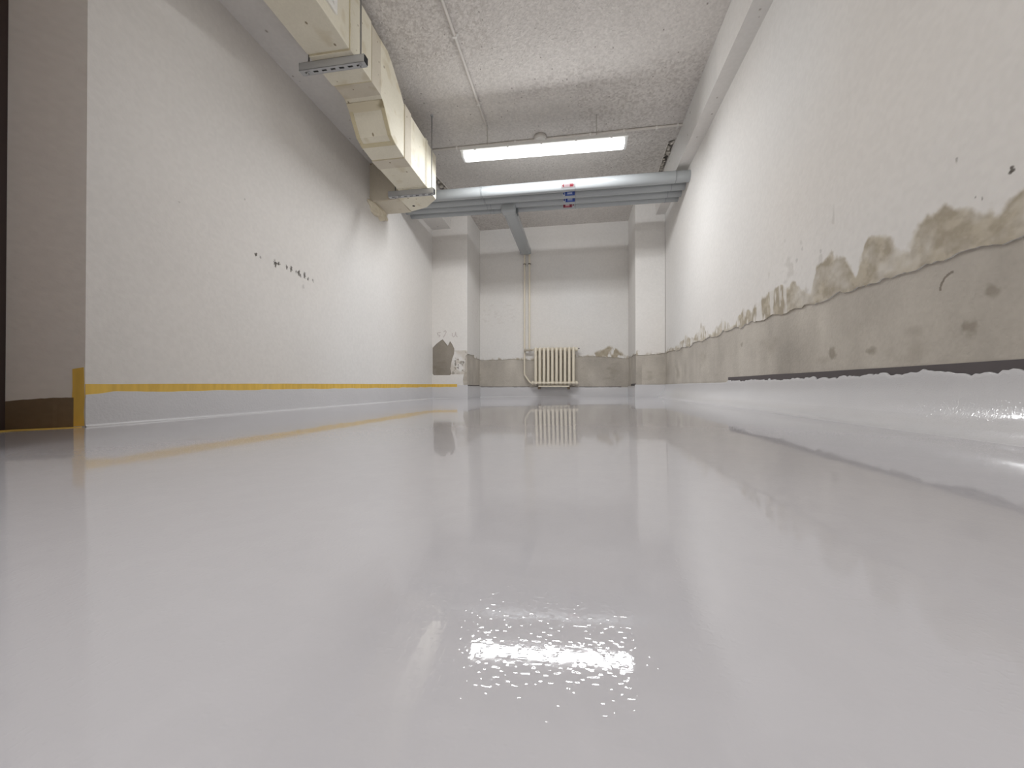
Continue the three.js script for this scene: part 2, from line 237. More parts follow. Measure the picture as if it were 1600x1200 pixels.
{ // far wall of the niche
  const w = struct('wall_far', uvW(box(PLX - 0.2, PRX + 0.2, 0, 3.0, ZF - 0.25, ZF - T), 2.4, 2.4, -1.6), M.conc, 'far niche wall, white above a strip of bare render');
  const lo = []; for (let x = PLX; x <= PRX; x += 0.012) lo.push([x, jagFar(x)]);
  mesh('plaster_coat', uvW(extZ([...lo, [PRX, jagFar(PRX)], [PRX, CE], [PLX, CE]], ZF - T, T), EW.W, EW.H, EW.x0, 0), M.coatE, w);
}
const PATCH = [[-1.985, .70], [-1.926, .757], [-1.875, .792], [-1.839, .817], [-1.765, .728], [-1.733, .789], [-1.701, .744], [-1.67, .682], [-1.675, .612], [-1.705, .534], [-1.728, .411], [-1.712, .345], [-1.73, .322], [-1.97, .322], [-1.985, .345]];
{ // left pier
  const w = struct('pillar_left', uvW(box(WL - 0.05, PLX - T, 0, 3.0, ZF - 0.02, ZP - 0.022), 2.4, 2.4, -1.6), M.conc, 'white left pier with a dark mortar patch');
  const edge = [[PLX - 0.06, 0], [PLX - 0.055, .2], [PLX - 0.062, .26], [PLX - 0.05, .32], [PLX - 0.03, .4], [PLX - 0.035, .47], [PLX - 0.022, .54], [PLX - 0.026, .58]];
  mesh('plaster_coat', uvW(extZ([[WL, 0], ...edge, [PLX - T, .6], [PLX - T, CE], [WL, CE]], ZP - 0.022, 0.022, [PATCH]), EW.W, EW.H, EW.x0, 0), M.coatE, w);
  const lo = []; for (let z = ZP; z >= ZF; z -= 0.012) lo.push([z, 0.6 + 0.03 * (fbm(z * 14, 81, 3) - 0.5) + (z < -5.6 ? -0.02 : 0.02)]);
  mesh('plaster_coat', uvW(extX([...lo, [ZF, CE], [ZP, CE]], PLX - T, T), EW.W, EW.H, ZF - 0.65, 0), M.coatE, w);
  mesh('mortar_patch', uvW(extZ(PATCH.map(([x, y]) => [-1.83 + (x + 1.83) * 1.02, 0.55 + (y - 0.55) * 1.02]), ZP - 0.0225, 0.012), 2.4, 2.4, -1.6), std({ color: 0xcfccc8, map: mapConc, bumpMap: rep(concBump, 3, 3), bumpScale: 0.003 }), w);
}
{ // right pier
  const w = struct('pillar_right', uvW(box(PRX + T, WR + 0.05, 0, 3.0, ZF - 0.02, ZP - T), 2.4, 2.4, -1.6), M.conc, 'white right pier above a strip of bare render');
  const j = (x) => 0.565 + (x - PRX) * 0.05 + (fbm(x * 16, 91, 3) - 0.5) * 0.03; const lo = []; for (let x = PRX + T; x <= WR; x += 0.01) lo.push([x, j(x)]);
  mesh('plaster_coat', uvW(extZ([...lo, [WR, CE], [PRX + T, CE]], ZP - T, T), EW.W, EW.H, EW.x0, 0), M.coatE, w);
  const l2 = []; for (let z = ZP; z >= ZF; z -= 0.012) l2.push([z, 0.58 + 0.04 * (fbm(z * 14, 95, 3) - 0.5)]);
  mesh('plaster_coat', uvW(extX([...l2, [ZF, CE], [ZP, CE]], PRX, T), EW.W, EW.H, ZF - 0.65, 0), M.coatE, w);
}
// behind the camera: door, the rest of the left wall, back wall
const DZ0 = ZC + 0.149, DZ1 = -0.2;
{
  const wood = std({ color: 0x2a130b, roughness: 0.6 }), leafM = std({ color: 0x8f6f55, roughness: 0.6, map: tex(256, 256, (u, v) => { const g = (fbm(u * 30, v * 2, 4) - 0.5) * 40; return [225 + g, 222 + g, 218 + g]; }) });
  const d = struct('door_1', merge([rbox(DX - 0.12, DX + 0.004, 0, 2.14, DZ0, DZ0 + 0.05, 0.003), rbox(DX - 0.12, DX + 0.004, 0, 2.14, DZ1 - 0.05, DZ1, 0.003), rbox(DX - 0.12, DX + 0.004, 2.085, 2.14, DZ0 + 0.05, DZ1 - 0.05, 0.003)]), wood, 'dark brown door frame at the left edge with the door standing open into the room');
  const A = 32 * Math.PI / 180, leaf = rbox(0.005, 0.9, 0.01, 2.075, 0, 0.04, 0.003).rotateY(-A).translate(DX + 0.012, 0, DZ0 + 0.055);
  mesh('door_leaf', uvW(leaf), leafM, d);
  mesh('door_handle', merge([cyl(V(0.82, 1.02, -0.05), V(0.82, 1.02, 0.09), 0.009), cyl(V(0.82, 1.02, -0.045), V(0.7, 1.02, -0.045), 0.008), cyl(V(0.82, 1.02, 0.085), V(0.7, 1.02, 0.085), 0.008)]).rotateY(-A).translate(DX + 0.012, 0, DZ0 + 0.055), std({ color: 0x9a9a98, metalness: 0.9, roughness: 0.35 }), d);
  struct('wall_left', uvW(merge([box(DX - 0.22, DX, 0, 3.0, DZ1, ZB + 0.15), box(DX - 0.22, DX, 2.14, 3.0, DZ0, DZ1), box(-3.65, DX - 0.22, 0, 3, DZ0 - 0.1, DZ0), box(-3.65, DX - 0.22, 0, 3, DZ1, DZ1 + 0.15), box(-3.65, -3.5, 0, 3, DZ0, DZ1), box(-3.65, DX - 0.2, 2.5, 2.65, DZ0 - 0.1, DZ1 + 0.15)])), plain, 'white left wall behind the camera around the dark door');
  struct('wall_back', uvW(box(DX - 0.2, WR + 0.3, 0, 3.0, ZB, ZB + 0.2)), plain, 'white wall behind the camera');
}
// ---------------------------------------------------------------- ceiling and downstand beams
const SLOT_R = [[.905, -4.19], [.968, -4.17], [.97, -4.86], [.915, -4.86]], SLOT_L = [[-1.715, -4.42], [-1.64, -4.42], [-1.585, -4.86], [-1.71, -4.86]];
{
  const c = struct('ceiling', uvW(extY([[DX - 0.2, ZB + 0.1], [WR + 0.2, ZB + 0.1], [WR + 0.2, ZP + 0.001], [DX - 0.2, ZP + 0.001]], CE, 0.22, [SLOT_R, SLOT_L]), 3.4, 3.4), M.ceil, 'rough white stippled concrete ceiling');
  mesh('slab_over_niche', uvW(box(WL - 0.1, WR + 0.2, RC, RC + 0.3, -6.2, ZP + 0.002), 3.4, 3.4), M.ceil, c);
  mesh('slot_cover', uvW(box(-1.85, 1.05, CE + 0.215, CE + 0.3, -4.95, -4.1)), std({ color: 0x5a5048 }), c);
  const rock = []; // broken plaster hanging in the two slots
  for (const S of [SLOT_R, SLOT_L]) for (let k = 0; k < 15; k++) { const t = k / 14 * 0.92 + 0.05 + 0.03 * rnd(), z = S[0][1] + (S[3][1] - S[0][1]) * t, x0 = S[0][0] + (S[3][0] - S[0][0]) * t, x1 = S[1][0] + (S[2][0] - S[1][0]) * t, g = new THREE.DodecahedronGeometry(0.012 + 0.016 * rnd(), 0); g.scale(0.8 + rnd() * 0.5, 0.8, 0.8 + 0.9 * rnd()); g.rotateY(rnd() * 6); g.rotateX(rnd() * 6); rock.push(g.translate(x0 + (x1 - x0) * (0.2 + 0.6 * rnd()), CE + 0.012 + 0.05 * rnd(), z)); }
  const st = mesh('broken_plaster', uvW(merge(rock), 2.4, 2.4), std({ color: 0xdcd6cc }), c); st.userData.kind = 'stuff';
  mesh('slot_edge', merge([cyl(V(.903, CE - .004, -4.19), V(.913, CE - .004, -4.86), 0.006, 8), cyl(V(-1.638, CE - .004, -4.42), V(-1.583, CE - .004, -4.86), 0.006, 8)]), plain, c);
}
const beamM = std({ map: tex(512, 512, (u, v) => speck(u * 3, v * 3, whiteAt(u * 3 + 70, v * 3), 0.1, 0.2, [150, 142, 132])), bumpMap: rep(wallBump, 3, 3), bumpScale: 0.002 });
struct('ceiling_beam', uvW(box(WL - 0.02, BLX, BEAM, CE + 0.02, ZP - 0.003, ZB), 3, 3), beamM, 'shallow downstand beam over the left wall behind the duct');
struct('ceiling_beam', uvW(box(BRX, WR + 0.02, BEAM, CE + 0.02, ZP - 0.003, ZB), 3, 3), beamM, 'shallow downstand beam over the right wall');

// ---------------------------------------------------------------- masking tape
const tapeMap = tex(256, 64, (u, v) => { const m = (fbm(u * 60, v * 12, 3) - 0.5) * 26; return [228 + m, 189 + m, 88 + m * 0.6]; });
const tapeM = std({ map: tapeMap, roughness: 0.65 });
{
  const up = (z) => interp([[-5.23, .199], [-3.85, .192], [-2.19, .183], [-1.47, .1765], [-1.316, .1755]], z), pts = [], lo = [];
  for (let z = ZP; z <= ZC; z += 0.03) { pts.push([z, up(z) + (vn(z * 7, 1) - 0.5) * 0.0012]); lo.push([z, 0.118]); } pts.push([ZC, .1755]); lo.push([ZC, .118]);
  tag(mesh('masking_tape', merge([uvW(extX([...lo, ...pts.reverse()], WL, 0.0012)), uvW(extZ([[WL, .14], [-1.632, .14], [-1.628, .15], [-1.632, .199], [WL, .199]], ZP, 0.0012))]), tapeM, scene), 'long yellow masking tape strip running along the left wall above the grey paint', 'tape');
  const b = V(0, 0, 0), n = new THREE.Matrix4().makeRotationY(Math.PI / 4);
  const g = extZ([[-0.034, 0.004], [-0.001, 0.004], [-0.003, .06], [-0.001, .12], [-0.004, .244], [-0.036, .236], [-0.035, .16], [-0.037, .1], [-0.033, .05]], 0, 0.0014).applyMatrix4(n); // along the reveal
  g.rotateY(0); g.translate(WL, 0, ZC);
  tag(mesh('masking_tape', uvW(g), tapeM, scene), 'short upright piece of yellow masking tape on the shaded wall corner', 'tape');
  const f = extY([[WL - 0.004, ZC + 0.006], [WL + 0.045, ZC + 0.045], [WL - 0.07, ZC + 0.175], [-2.09, DZ1], [-2.125, DZ1], [-2.125, DZ0 + 0.01], [WL - 0.13, ZC + 0.137]], 0.0003, 0.0012);
  tag(mesh('masking_tape', uvW(f), tapeM, scene), 'yellow masking tape strip lying on the floor at the foot of the shaded reveal', 'tape');
  const dm = std({ color: 0x5b5556, roughness: 0.6 }), dp = [], dl = [];
  for (let z = DARK_Z; z <= ZB; z += 0.04) { dp.push([z, .233 + (vn(z * 5, 33) - 0.5) * 0.002]); dl.push([z, .182]); }
  tag(mesh('masking_tape', uvW(extX([...dl, ...dp.reverse()], WR + T - 0.0045, 0.0046)), dm, scene), 'long dark grey tape band along the foot of the right wall', 'tape');
  const small = (x0, x1, y0, y1, z, label) => tag(mesh('masking_tape', uvW(extZ([[x0, y0], [x1, y0], [x1, y1], [(x0 + x1) / 2, y1 - 0.003], [x0, y1 - 0.001]], z, 0.0035)), dm, scene), label, 'tape');
  small(PLX + 0.01, -0.72, .145, .166, ZF - T + 0.0005, 'thin dark tape strip at the foot of the niche wall left of the radiator');
  small(0.02, 0.62, .145, .166, ZF - T + 0.0005, 'thin dark tape strip at the foot of the niche wall right of the radiator');
  tag(mesh('masking_tape', uvW(extX([[ZP - 0.02, .165], [ZF + 0.02, .165], [ZF + 0.02, .186], [-5.6, .182], [ZP - 0.02, .188]], PLX - T, 0.004)), dm, scene), 'short dark tape strip on the left return of the niche', 'tape');
  tag(mesh('masking_tape', uvW(extX([[ZP - 0.03, .165], [-5.7, .165], [-5.7, .20], [ZP - 0.03, .204]], PRX + T - 0.004, 0.004)), dm, scene), 'short dark tape piece on the right return of the niche', 'tape');
}

// ---------------------------------------------------------------- ventilation duct
{
  const cream = tex(512, 512, (u, v) => { const m = (fbm(u * 5, v * 5, 4, 5) - 0.5) * 14, f = (vn(u * 120, v * 120, 120) - 0.5) * 5; let c = [231 + m + f, 225 + m + f, 206 + m + f]; c = mix3(c, [196, 182, 148], 0.35 * sst(0.62, 0.8, fbm(u * 9 + 3, v * 9, 3, 9))); return speck(u, v, c, 0.09, 0.16, [125, 110, 80]); });
  const dm = std({ map: cream, roughness: 0.6, bumpMap: rep(wallBump, 0.6, 0.6), bumpScale: 0.004 });
  const dg = std({ map: cream, color: 0xe9e6e6, roughness: 0.75, bumpMap: rep(roughBump, 1, 1), bumpScale: 0.002 });
  const grime = std({ map: cream, color: 0xe8e2cf, roughness: 0.8 });
  const x0 = -1.625, x1 = -1.348, t = thing('ventilation_duct', 'cream rectangular ventilation duct running along the left side under the ceiling', 'duct');
  const y0 = 2.188, y1 = 2.585, q0 = 1.968, q1 = 2.385;
  const S = (n, g, m = dm) => mesh(n, uvW(g, 1, 1), m, t);
  S('duct_section', rbox(x0, x1, y0, y1, -2.17, ZB, 0.004));
  S('joint_seam', rbox(x0 + 0.004, x1 - 0.004, y0 + 0.003, y1 - 0.003, -2.185, -2.17, 0.001), grime);
  S('duct_section', rbox(x0 - 0.002, x1 + 0.002, y0 - 0.001, y1 - 0.002, -2.425, -2.184, 0.004));
  S('joint_seam', rbox(x0 + 0.004, x1 - 0.004, y0 + 0.004, y1 - 0.004, -2.437, -2.424, 0.001), grime);
  S('duct_neck', rbox(x0 + 0.004, x1 - 0.001, y0 + 0.003, y1 - 0.008, -2.56, -2.436, 0.004), dg);
  // offset piece dropping to the lower run
  const prof = [[-2.555, y0 + 0.004], [-2.6, 2.165], [-2.66, 2.08], [-2.715, 2.012], [-2.79, 1.985], [-2.93, q0 + 0.003], [-2.93, q1 + 0.004], [-2.88, 2.44], [-2.72, 2.555], [-2.66, y1 - 0.003], [-2.555, y1 - 0.006]];
  S('duct_offset', extX(prof, x0 + 0.001, x1 - x0 - 0.002, [], 0.004));
  // a welt round the sloping underside panel
  const welt = (a, b, xa, xb) => { const d = V(0, b[1] - a[1], b[0] - a[0]), L = d.length(), g = new RoundedBoxGeometry(xb - xa, 0.007, L, 2, 0.002); g.rotateX(-Math.atan2(d.y, d.z)); return g.translate((xa + xb) / 2, (a[1] + b[1]) / 2 - 0.001, (a[0] + b[0]) / 2); };
  const P = (i) => prof[i];
  S('panel_welt', merge([welt(P(1), P(2), x0 + .002, x0 + .03), welt(P(2), P(3), x0 + .002, x0 + .03), welt(P(3), P(4), x0 + .002, x0 + .03), welt(P(1), P(2), x1 - .03, x1 - .002), welt(P(2), P(3), x1 - .03, x1 - .002), welt(P(3), P(4), x1 - .03, x1 - .002), welt([-2.76, 1.994], [-2.79, 1.985], x0 + .002, x1 - .002)]), grime);
  S('stained_welt', welt([-2.578, 2.179], [-2.622, 2.137], x0 + .002, x1 - .002), std({ roughness: 0.85, map: tex(256, 256, (u, v) => { const k = 0.65 * sst(0.45, 0.75, fbm(u * 9, v * 20, 4)); return [222 - 92 * k, 213 - 98 * k, 188 - 106 * k]; }) }));
  S('joint_seam', rbox(x0 + 0.003, x1 - 0.003, q0 + 0.004, q1 - 0.004, -2.942, -2.929, 0.001), grime);
  S('duct_neck', rbox(x0 - 0.004, x1 + 0.002, q0 - 0.002, q1 + 0.014, -3.06, -2.94, 0.004), dg);
  S('duct_section', rbox(x0, x1, q0, q1, -3.40, -3.05, 0.004));
  S('joint_flange', rbox(x0 - 0.002, x1 + 0.005, q0 - 0.003, q1 + 0.012, -3.385, -3.365, 0.003));
  S('joint_flange', rbox(x0 - 0.002, x1 + 0.005, q0 - 0.003, q1 + 0.012, -3.42, -3.40, 0.003));
  const pl = [[x1, -3.41], [x1, -3.64], [-1.5, -3.79], [-1.69, -3.855], [-1.70, -3.56], [x0, -3.55], [x0, -3.41]];
  S('duct_elbow', extY(pl, q0, q1 - q0, [], 0.004));
  S('wall_branch', extY([[-1.695, -3.86], [WL - 0.03, -3.86], [WL - 0.03, -3.56], [-1.695, -3.56]], q0 - 0.006, q1 - q0, [], 0.004), dg);
  S('plug_hole', cyl(V(-1.615, q0 - 0.0012, -3.735), V(-1.615, q0 + 0.01, -3.735), 0.014, 20), std({ color: 0x17130f }));
  // supply grille on the side facing the room: frame, core and slats
  const gz0 = -2.035, gz1 = -1.3, gy0 = 2.262, gy1 = 2.53, wm = std({ color: 0xf0eee8, roughness: 0.5 });
  const fr = mesh('grille', merge([rbox(x1, x1 + 0.012, gy0, gy0 + 0.03, gz0, gz1, 0.002), rbox(x1, x1 + 0.012, gy1 - 0.03, gy1, gz0, gz1, 0.002), rbox(x1, x1 + 0.012, gy0 + 0.03, gy1 - 0.03, gz0, gz0 + 0.03, 0.002), rbox(x1, x1 + 0.012, gy0 + 0.03, gy1 - 0.03, gz1 - 0.03, gz1, 0.002)]), wm, t);
  mesh('grille_opening', box(x1 - 0.001, x1 + 0.001, gy0 + 0.03, gy1 - 0.03, gz0 + 0.03, gz1 - 0.03), std({ color: 0x2c2a2c }), fr);
  for (let y = gy0 + 0.045; y < gy1 - 0.035; y += 0.024) { const g = new THREE.BoxGeometry(0.014, 0.0025, gz1 - gz0 - 0.06); g.rotateZ(0.6); mesh('slat', g.translate(x1 + 0.006, y, (gz0 + gz1) / 2), wm, fr); }
}
// slotted strut supports under the duct
{
  const zinc = std({ color: 0xb9babb, metalness: 0.35, roughness: 0.5 }), dark = std({ color: 0x1a1a1c }), rodM = std({ color: 0x8b8a88, metalness: 0.6, roughness: 0.5 });
  function support(z, top, xa, xb, label) {
    const o = thing('duct_support', label, 'bracket', [0, 0, z], 'slotted supports under the duct');
    const h = 0.05, w = 0.044, n = 7, L = xb - xa, holes = [];
    for (let k = 0; k < n; k++) { const c = xa + L * (k + 0.75) / (n + 0.5), a = 0.016, b = 0.0065; holes.push([[c - a, -b], [c + a, -b], [c + a, b], [c - a, b]]); }
    const base = extY([[xa, w / 2], [xb, w / 2], [xb, -w / 2], [xa, -w / 2]], top - h, 0.003, holes);
    mesh('strut', merge([base, rbox(xa, xb, top - h, top, w / 2 - 0.003, w / 2, 0.001), rbox(xa, xb, top - h, top, -w / 2, -w / 2 + 0.003, 0.001), rbox(xa, xb, top - 0.003, top, w / 2 - 0.014, w / 2, 0.001), rbox(xa, xb, top - 0.003, top, -w / 2, -w / 2 + 0.014, 0.001), box(xa + 0.002, xb - 0.002, top - h * 0.55, top - h * 0.5, -w / 2 + 0.002, w / 2 - 0.002)]), zinc, o);
    for (const x of [-1.312, -1.664]) {
      mesh('threaded_rod', cyl(V(x, top - h - 0.012, 0), V(x, x < -1.5 ? CE : CE, 0), 0.005, 12), rodM, o);
      mesh('nut', cyl(V(x, top - h - 0.009, 0), V(x, top - h, 0), 0.011, 6), zinc, o); mesh('nut', cyl(V(x, top, 0), V(x, top + 0.008, 0), 0.011, 6), zinc, o);
      if (x > -1.5) mesh('ceiling_anchor', cyl(V(x, CE - 0.012, 0), V(x, CE + 0.002, 0), 0.013, 12), zinc, o);
    }
    mesh('end_cap', rbox(xb - 0.001, xb + 0.004, top - h + 0.004, top - 0.004, -w / 2 + 0.004, w / 2 - 0.004, 0.001), dark, o);
    return o;
  }
  support(-2.236, 2.1865, -1.718, -1.278, 'slotted zinc strut with hanger rods under the nearer, higher duct run');
  support(-3.435, 1.9665, -1.728, -1.288, 'slotted zinc strut with hanger rods under the duct elbow by the wall');
}

// ---------------------------------------------------------------- tube lamps
function tubeLamp(zc, label, power) {
  const lx0 = -1.075, lx1 = 0.43, t = thing('fluorescent_lamp', label, 'lamp', [(lx0 + lx1) / 2, 2.302, zc]);
  t.rotation.set(0, 0.012, -0.007);
  const L = lx1 - lx0, hous = std({ color: 0xdad9d6, roughness: 0.5 });
  const prof = (h0, h1, w0, w1) => [[-w0, h0], [w0, h0], [w1, h1], [-w1, h1]];
  const along = (pts, len, b) => ext(shp(pts), len, b).rotateY(Math.PI / 2).translate(-len / 2, 0, 0);
  mesh('housing', along(prof(0.052, 0.1, 0.07, 0.045), L, 0.006), hous, t);
  mesh('rim', along(prof(0.047, 0.056, 0.083, 0.08), L + 0.012, 0.003), std({ color: 0xe8e8e4, roughness: 0.4 }), t);
  const glow = new THREE.MeshStandardMaterial({ color: 0xffffff, emissive: LAMP_COLOR, emissiveIntensity: 3, roughness: 0.3 });
  const frost = std({ color: 0xf2f4f4, roughness: 0.25 });
  mesh('diffuser', along(prof(0.004, 0.046, 0.045, 0.064), L - 0.05, 0.008), glow, t);
  for (const s of [-1, 1]) mesh('end_cap', along(prof(0.003, 0.047, 0.047, 0.066), 0.022, 0.006).translate(s * (L / 2 - 0.013), 0, 0), frost, t);
  for (let k = 0; k < 5; k++) for (const s of [-1, 1]) mesh('clip', rbox(-0.008, 0.008, 0.036, 0.062, -0.003, 0.003, 0.001).translate(-L / 2 + 0.14 + k * (L - 0.28) / 4, 0, s * 0.083), hous, t);
  for (const x of [-0.845 - (lx0 + lx1) / 2, 0.168 - (lx0 + lx1) / 2]) mesh('hanger_rod', cyl(V(x, 0.085, -0.04), V(x, CE - 2.302 + x * 0.007, -0.04), 0.004, 10), std({ color: 0xb9b4ae, roughness: 0.6 }), t);
  const lights = [[0, -0.002, 0, 0, -1, 0, 0.085, 1], [0, 0.016, 0.064, 0, -0.85, 1, 0.034, 1.15], [0, 0.016, -0.064, 0, -0.85, -1, 0.034, 1.1]];   // under and both sides of the diffuser
  for (const [x, y, z, dx, dy, dz, h, f] of lights) { const l = new THREE.RectAreaLight(LAMP_COLOR, power * f, L - 0.07, h); l.castShadow = true; l.name = 'lamp_light'; l.position.set(x, y, z); if (dy < -0.95) l.up.set(0, 0, 1); t.add(l); t.updateMatrixWorld(true); l.lookAt(t.localToWorld(V(x + dx, y + dy, z + dz))); }
}
tubeLamp(-3.625, 'long white tube lamp hanging crosswise in front of the grey pipes, switched on', LAMP);
tubeLamp(1.45, 'long white tube lamp hanging behind the camera', LAMP_REAR);

// ---------------------------------------------------------------- conduits, junction box
{
  const cm = std({ color: 0xd5d0ca, roughness: 0.6 }), cl = std({ color: 0xe6e3de, roughness: 0.5 });
  const a = thing('conduit', 'white cable conduit running lengthwise along the ceiling towards the lamp', 'conduit', [-0.853, CE - 0.011, 0]);
  mesh('tube', cyl(V(0, 0, 1.38), V(0, 0, -3.62), 0.011, 14), cm, a); mesh('tube_end', merge([new THREE.TubeGeometry(new THREE.CatmullRomCurve3([V(0, 0, -3.61), V(0, -0.003, -3.65), V(0.004, -0.04, -3.672), V(0.006, -0.2, -3.675)]), 16, 0.006, 8)]), cm, a);
  for (const z of [-0.9, -1.7, -2.67, -3.35]) mesh('clip', merge([rbox(-0.016, 0.016, -0.013, 0.011, z - 0.009, z + 0.009, 0.002), rbox(0.014, 0.026, 0.004, 0.011, z - 0.009, z + 0.009, 0.001)]), cl, a);
  const b = thing('conduit', 'white cable conduit crossing the ceiling behind the lamp to the right beam', 'conduit', [0, CE - 0.013, -3.935]);
  mesh('tube', cyl(V(-1.71, 0, 0), V(BRX, 0, 0.004), 0.0125, 14), cm, b);
  for (const x of [-1.23, -0.62, 0.12, 0.44, 0.74, 0.93]) mesh('clip', merge([rbox(x - 0.009, x + 0.009, -0.017, 0.013, -0.017, 0.017, 0.003)]), cl, b);
  const j = thing('junction_box', 'small round white junction box on the ceiling behind the lamp', 'box', [-0.365, CE, -3.90]);
  mesh('box_body', new THREE.LatheGeometry([[0, 0], [0.062, 0], [0.062, -0.03], [0.058, -0.036], [0.0, -0.036]].map(([x, y]) => new THREE.Vector2(x, y)), 32), cm, j);
  mesh('box_lid', new THREE.LatheGeometry([[0.05, -0.035], [0.048, -0.043], [0.036, -0.046], [0.034, -0.052], [0, -0.054]].map(([x, y]) => new THREE.Vector2(x, y)), 32), cl, j);
}

// ---------------------------------------------------------------- insulated pipes crossing the room
const jacket = new THREE.MeshPhysicalMaterial({ color: 0xacb0b2, roughness: 0.14, bumpMap: rep(wallBump, 2, 2), bumpScale: 0.0003 });
{
  const seamM = std({ color: 0x6d7274 }), PH = 2.238;
  const canvasTex = (draw) => { const c = document.createElement('canvas'); c.width = 256; c.height = 96; const x = c.getContext('2d'); draw(x); const t = new THREE.CanvasTexture(c); t.colorSpace = THREE.SRGBColorSpace; return t; };
  const arrow = (bg, fg, dir, border) => canvasTex((x) => {
    x.fillStyle = border || bg; x.fillRect(0, 0, 256, 96); x.fillStyle = bg; if (border) x.fillRect(10, 12, 236, 72);
    const tri = (px, d, col) => { x.fillStyle = col; x.beginPath(); x.moveTo(px, 48); x.lineTo(px - d * 34, 14); x.lineTo(px - d * 34, 82); x.closePath(); x.fill(); };
    if (dir < 0) { x.fillStyle = '#b9bdbf'; x.fillRect(0, 0, 44, 96); tri(2, -1, bg); x.fillStyle = '#dfe4f2'; x.fillRect(44, 8, 5, 80); x.fillStyle = fg; x.globalAlpha = .55; x.fillRect(88, 10, 120, 76); x.globalAlpha = 1; x.fillStyle = '#e6e9f4'; x.fillRect(96, 34, 104, 8); x.fillRect(96, 52, 104, 8); }
    else if (dir > 0) { x.fillStyle = '#b9bdbf'; x.fillRect(212, 0, 44, 96); tri(254, 1, bg); x.fillStyle = '#f0dfe2'; x.fillRect(207, 8, 5, 80); x.fillStyle = fg; x.globalAlpha = .55; x.fillRect(44, 10, 110, 76); x.globalAlpha = 1; x.fillStyle = '#f0dfe2'; x.fillRect(52, 34, 92, 8); x.fillRect(52, 52, 92, 8); }
    else { tri(16, -1, fg); tri(240, 1, fg); x.fillStyle = fg; x.fillRect(160, 22, 46, 52); x.fillStyle = '#eeb5bd'; x.fillRect(74, 34, 70, 8); x.fillRect(74, 52, 70, 8); }
  });
  const specs = [
    [-4.12, 0.058, .952, -1.015, -0.165, -0.03, arrow('#f4dfe2', '#c8354a', 0, '#f3efef'), 'thickest of the four grey jacketed pipes, nearest the lamp, with a white and red label'],
    [-4.29, 0.050, .949, -1.018, -0.158, -0.031, arrow('#2d4a94', '#8095cc', -1), 'second grey jacketed pipe from the lamp, with a blue arrow label'],
    [-4.435, 0.048, .944, -1.016, -0.157, -0.032, arrow('#203f95', '#7d92cb', -1), 'third grey jacketed pipe from the lamp, with a blue arrow label'],
    [-4.57, 0.040, .949, -1.011, -0.163, -0.041, arrow('#7c1c30', '#cf8792', 1), 'thinnest grey jacketed pipe, farthest from the lamp, with a dark red arrow label']];
  specs.forEach(([z, r, sr, sl, la, lb, lt, label], i) => {
    const t = thing('insulated_pipe', label, 'pipe', [0, PH, z], 'grey jacketed pipes crossing the room');
    t.rotation.y = [0.006, 0.012, 0.02, 0.016][i];
    mesh('jacket', uvW(cyl(V(WL - 0.04, 0, 0), V(sr, 0, 0), r, 48)), jacket, t);
    mesh('end_sleeve', uvW(cyl(V(sr, 0, 0), V(WR + 0.06, 0, 0), r * 0.97, 48)), jacket, t);
    for (const x of [sl, sl + 0.012 + (i > 1 ? 0.03 : 0), -0.026, sr]) mesh('jacket_seam', new THREE.TorusGeometry(r + 0.0004, 0.0016, 6, 48).rotateY(Math.PI / 2).translate(x, 0, 0), seamM, t);
    // curved sticker on the underside facing the room
    const g = new THREE.CylinderGeometry(r + 0.0012, r + 0.0012, lb - la, 24, 1, true, 0, 0.95 * 0.05 / r); // arc about 4.7 cm
    g.rotateZ(-Math.PI / 2); // axis along +x
    const p = g.attributes.position, uv = g.attributes.uv, arc = 0.95 * 0.05 / r, mid = -0.42; // mid angle: 0 faces the room, negative is down
    for (let k = 0; k < p.count; k++) { const x = p.getX(k), u = uv.getX(k); const a = mid + (0.5 - u) * arc; p.setXYZ(k, x, Math.sin(a) * (r + 0.0012), Math.cos(a) * (r + 0.0012)); uv.setXY(k, (x + (lb - la) / 2) / (lb - la), 1 - u); }
    g.computeVertexNormals(); g.translate((la + lb) / 2, 0, 0);
    mesh('arrow_label', g, std({ map: lt, color: i ? 0xffffff : 0x8c8c8c, roughness: 0.45, side: THREE.DoubleSide }), t);
  });
  // short jacketed branch from the pipe row to the niche wall
  const t = thing('insulated_branch', 'grey jacketed pipe branch running from the pipe row to the niche wall', 'pipe', [-0.772, 2.2, 0]);
  const st = (w, h) => { const s = new THREE.Shape(), r = h / 2; s.absarc(-w / 2 + r, 0, r, Math.PI / 2, Math.PI * 1.5); s.absarc(w / 2 - r, 0, r, -Math.PI / 2, Math.PI / 2); return s; };
  mesh('jacket', uvW(new THREE.ExtrudeGeometry(st(0.162, 0.088), { depth: 1.38, bevelEnabled: true, bevelSize: 0.004, bevelThickness: 0.004, curveSegments: 20 }).translate(0, -0.008, -5.865)), jacket, t);
  mesh('front_cap', uvW(new RoundedBoxGeometry(0.168, 0.1, 0.12, 4, 0.028).translate(0, -0.022, -4.43)), jacket, t);
  mesh('seam_strip', rbox(0.086, 0.094, -0.07, 0.03, -4.52, -4.44, 0.002), seamM, t);
  mesh('end_cap', uvW(new RoundedBoxGeometry(0.165, 0.1, 0.06, 4, 0.02).translate(0, -0.01, -5.865)), jacket, t);
}

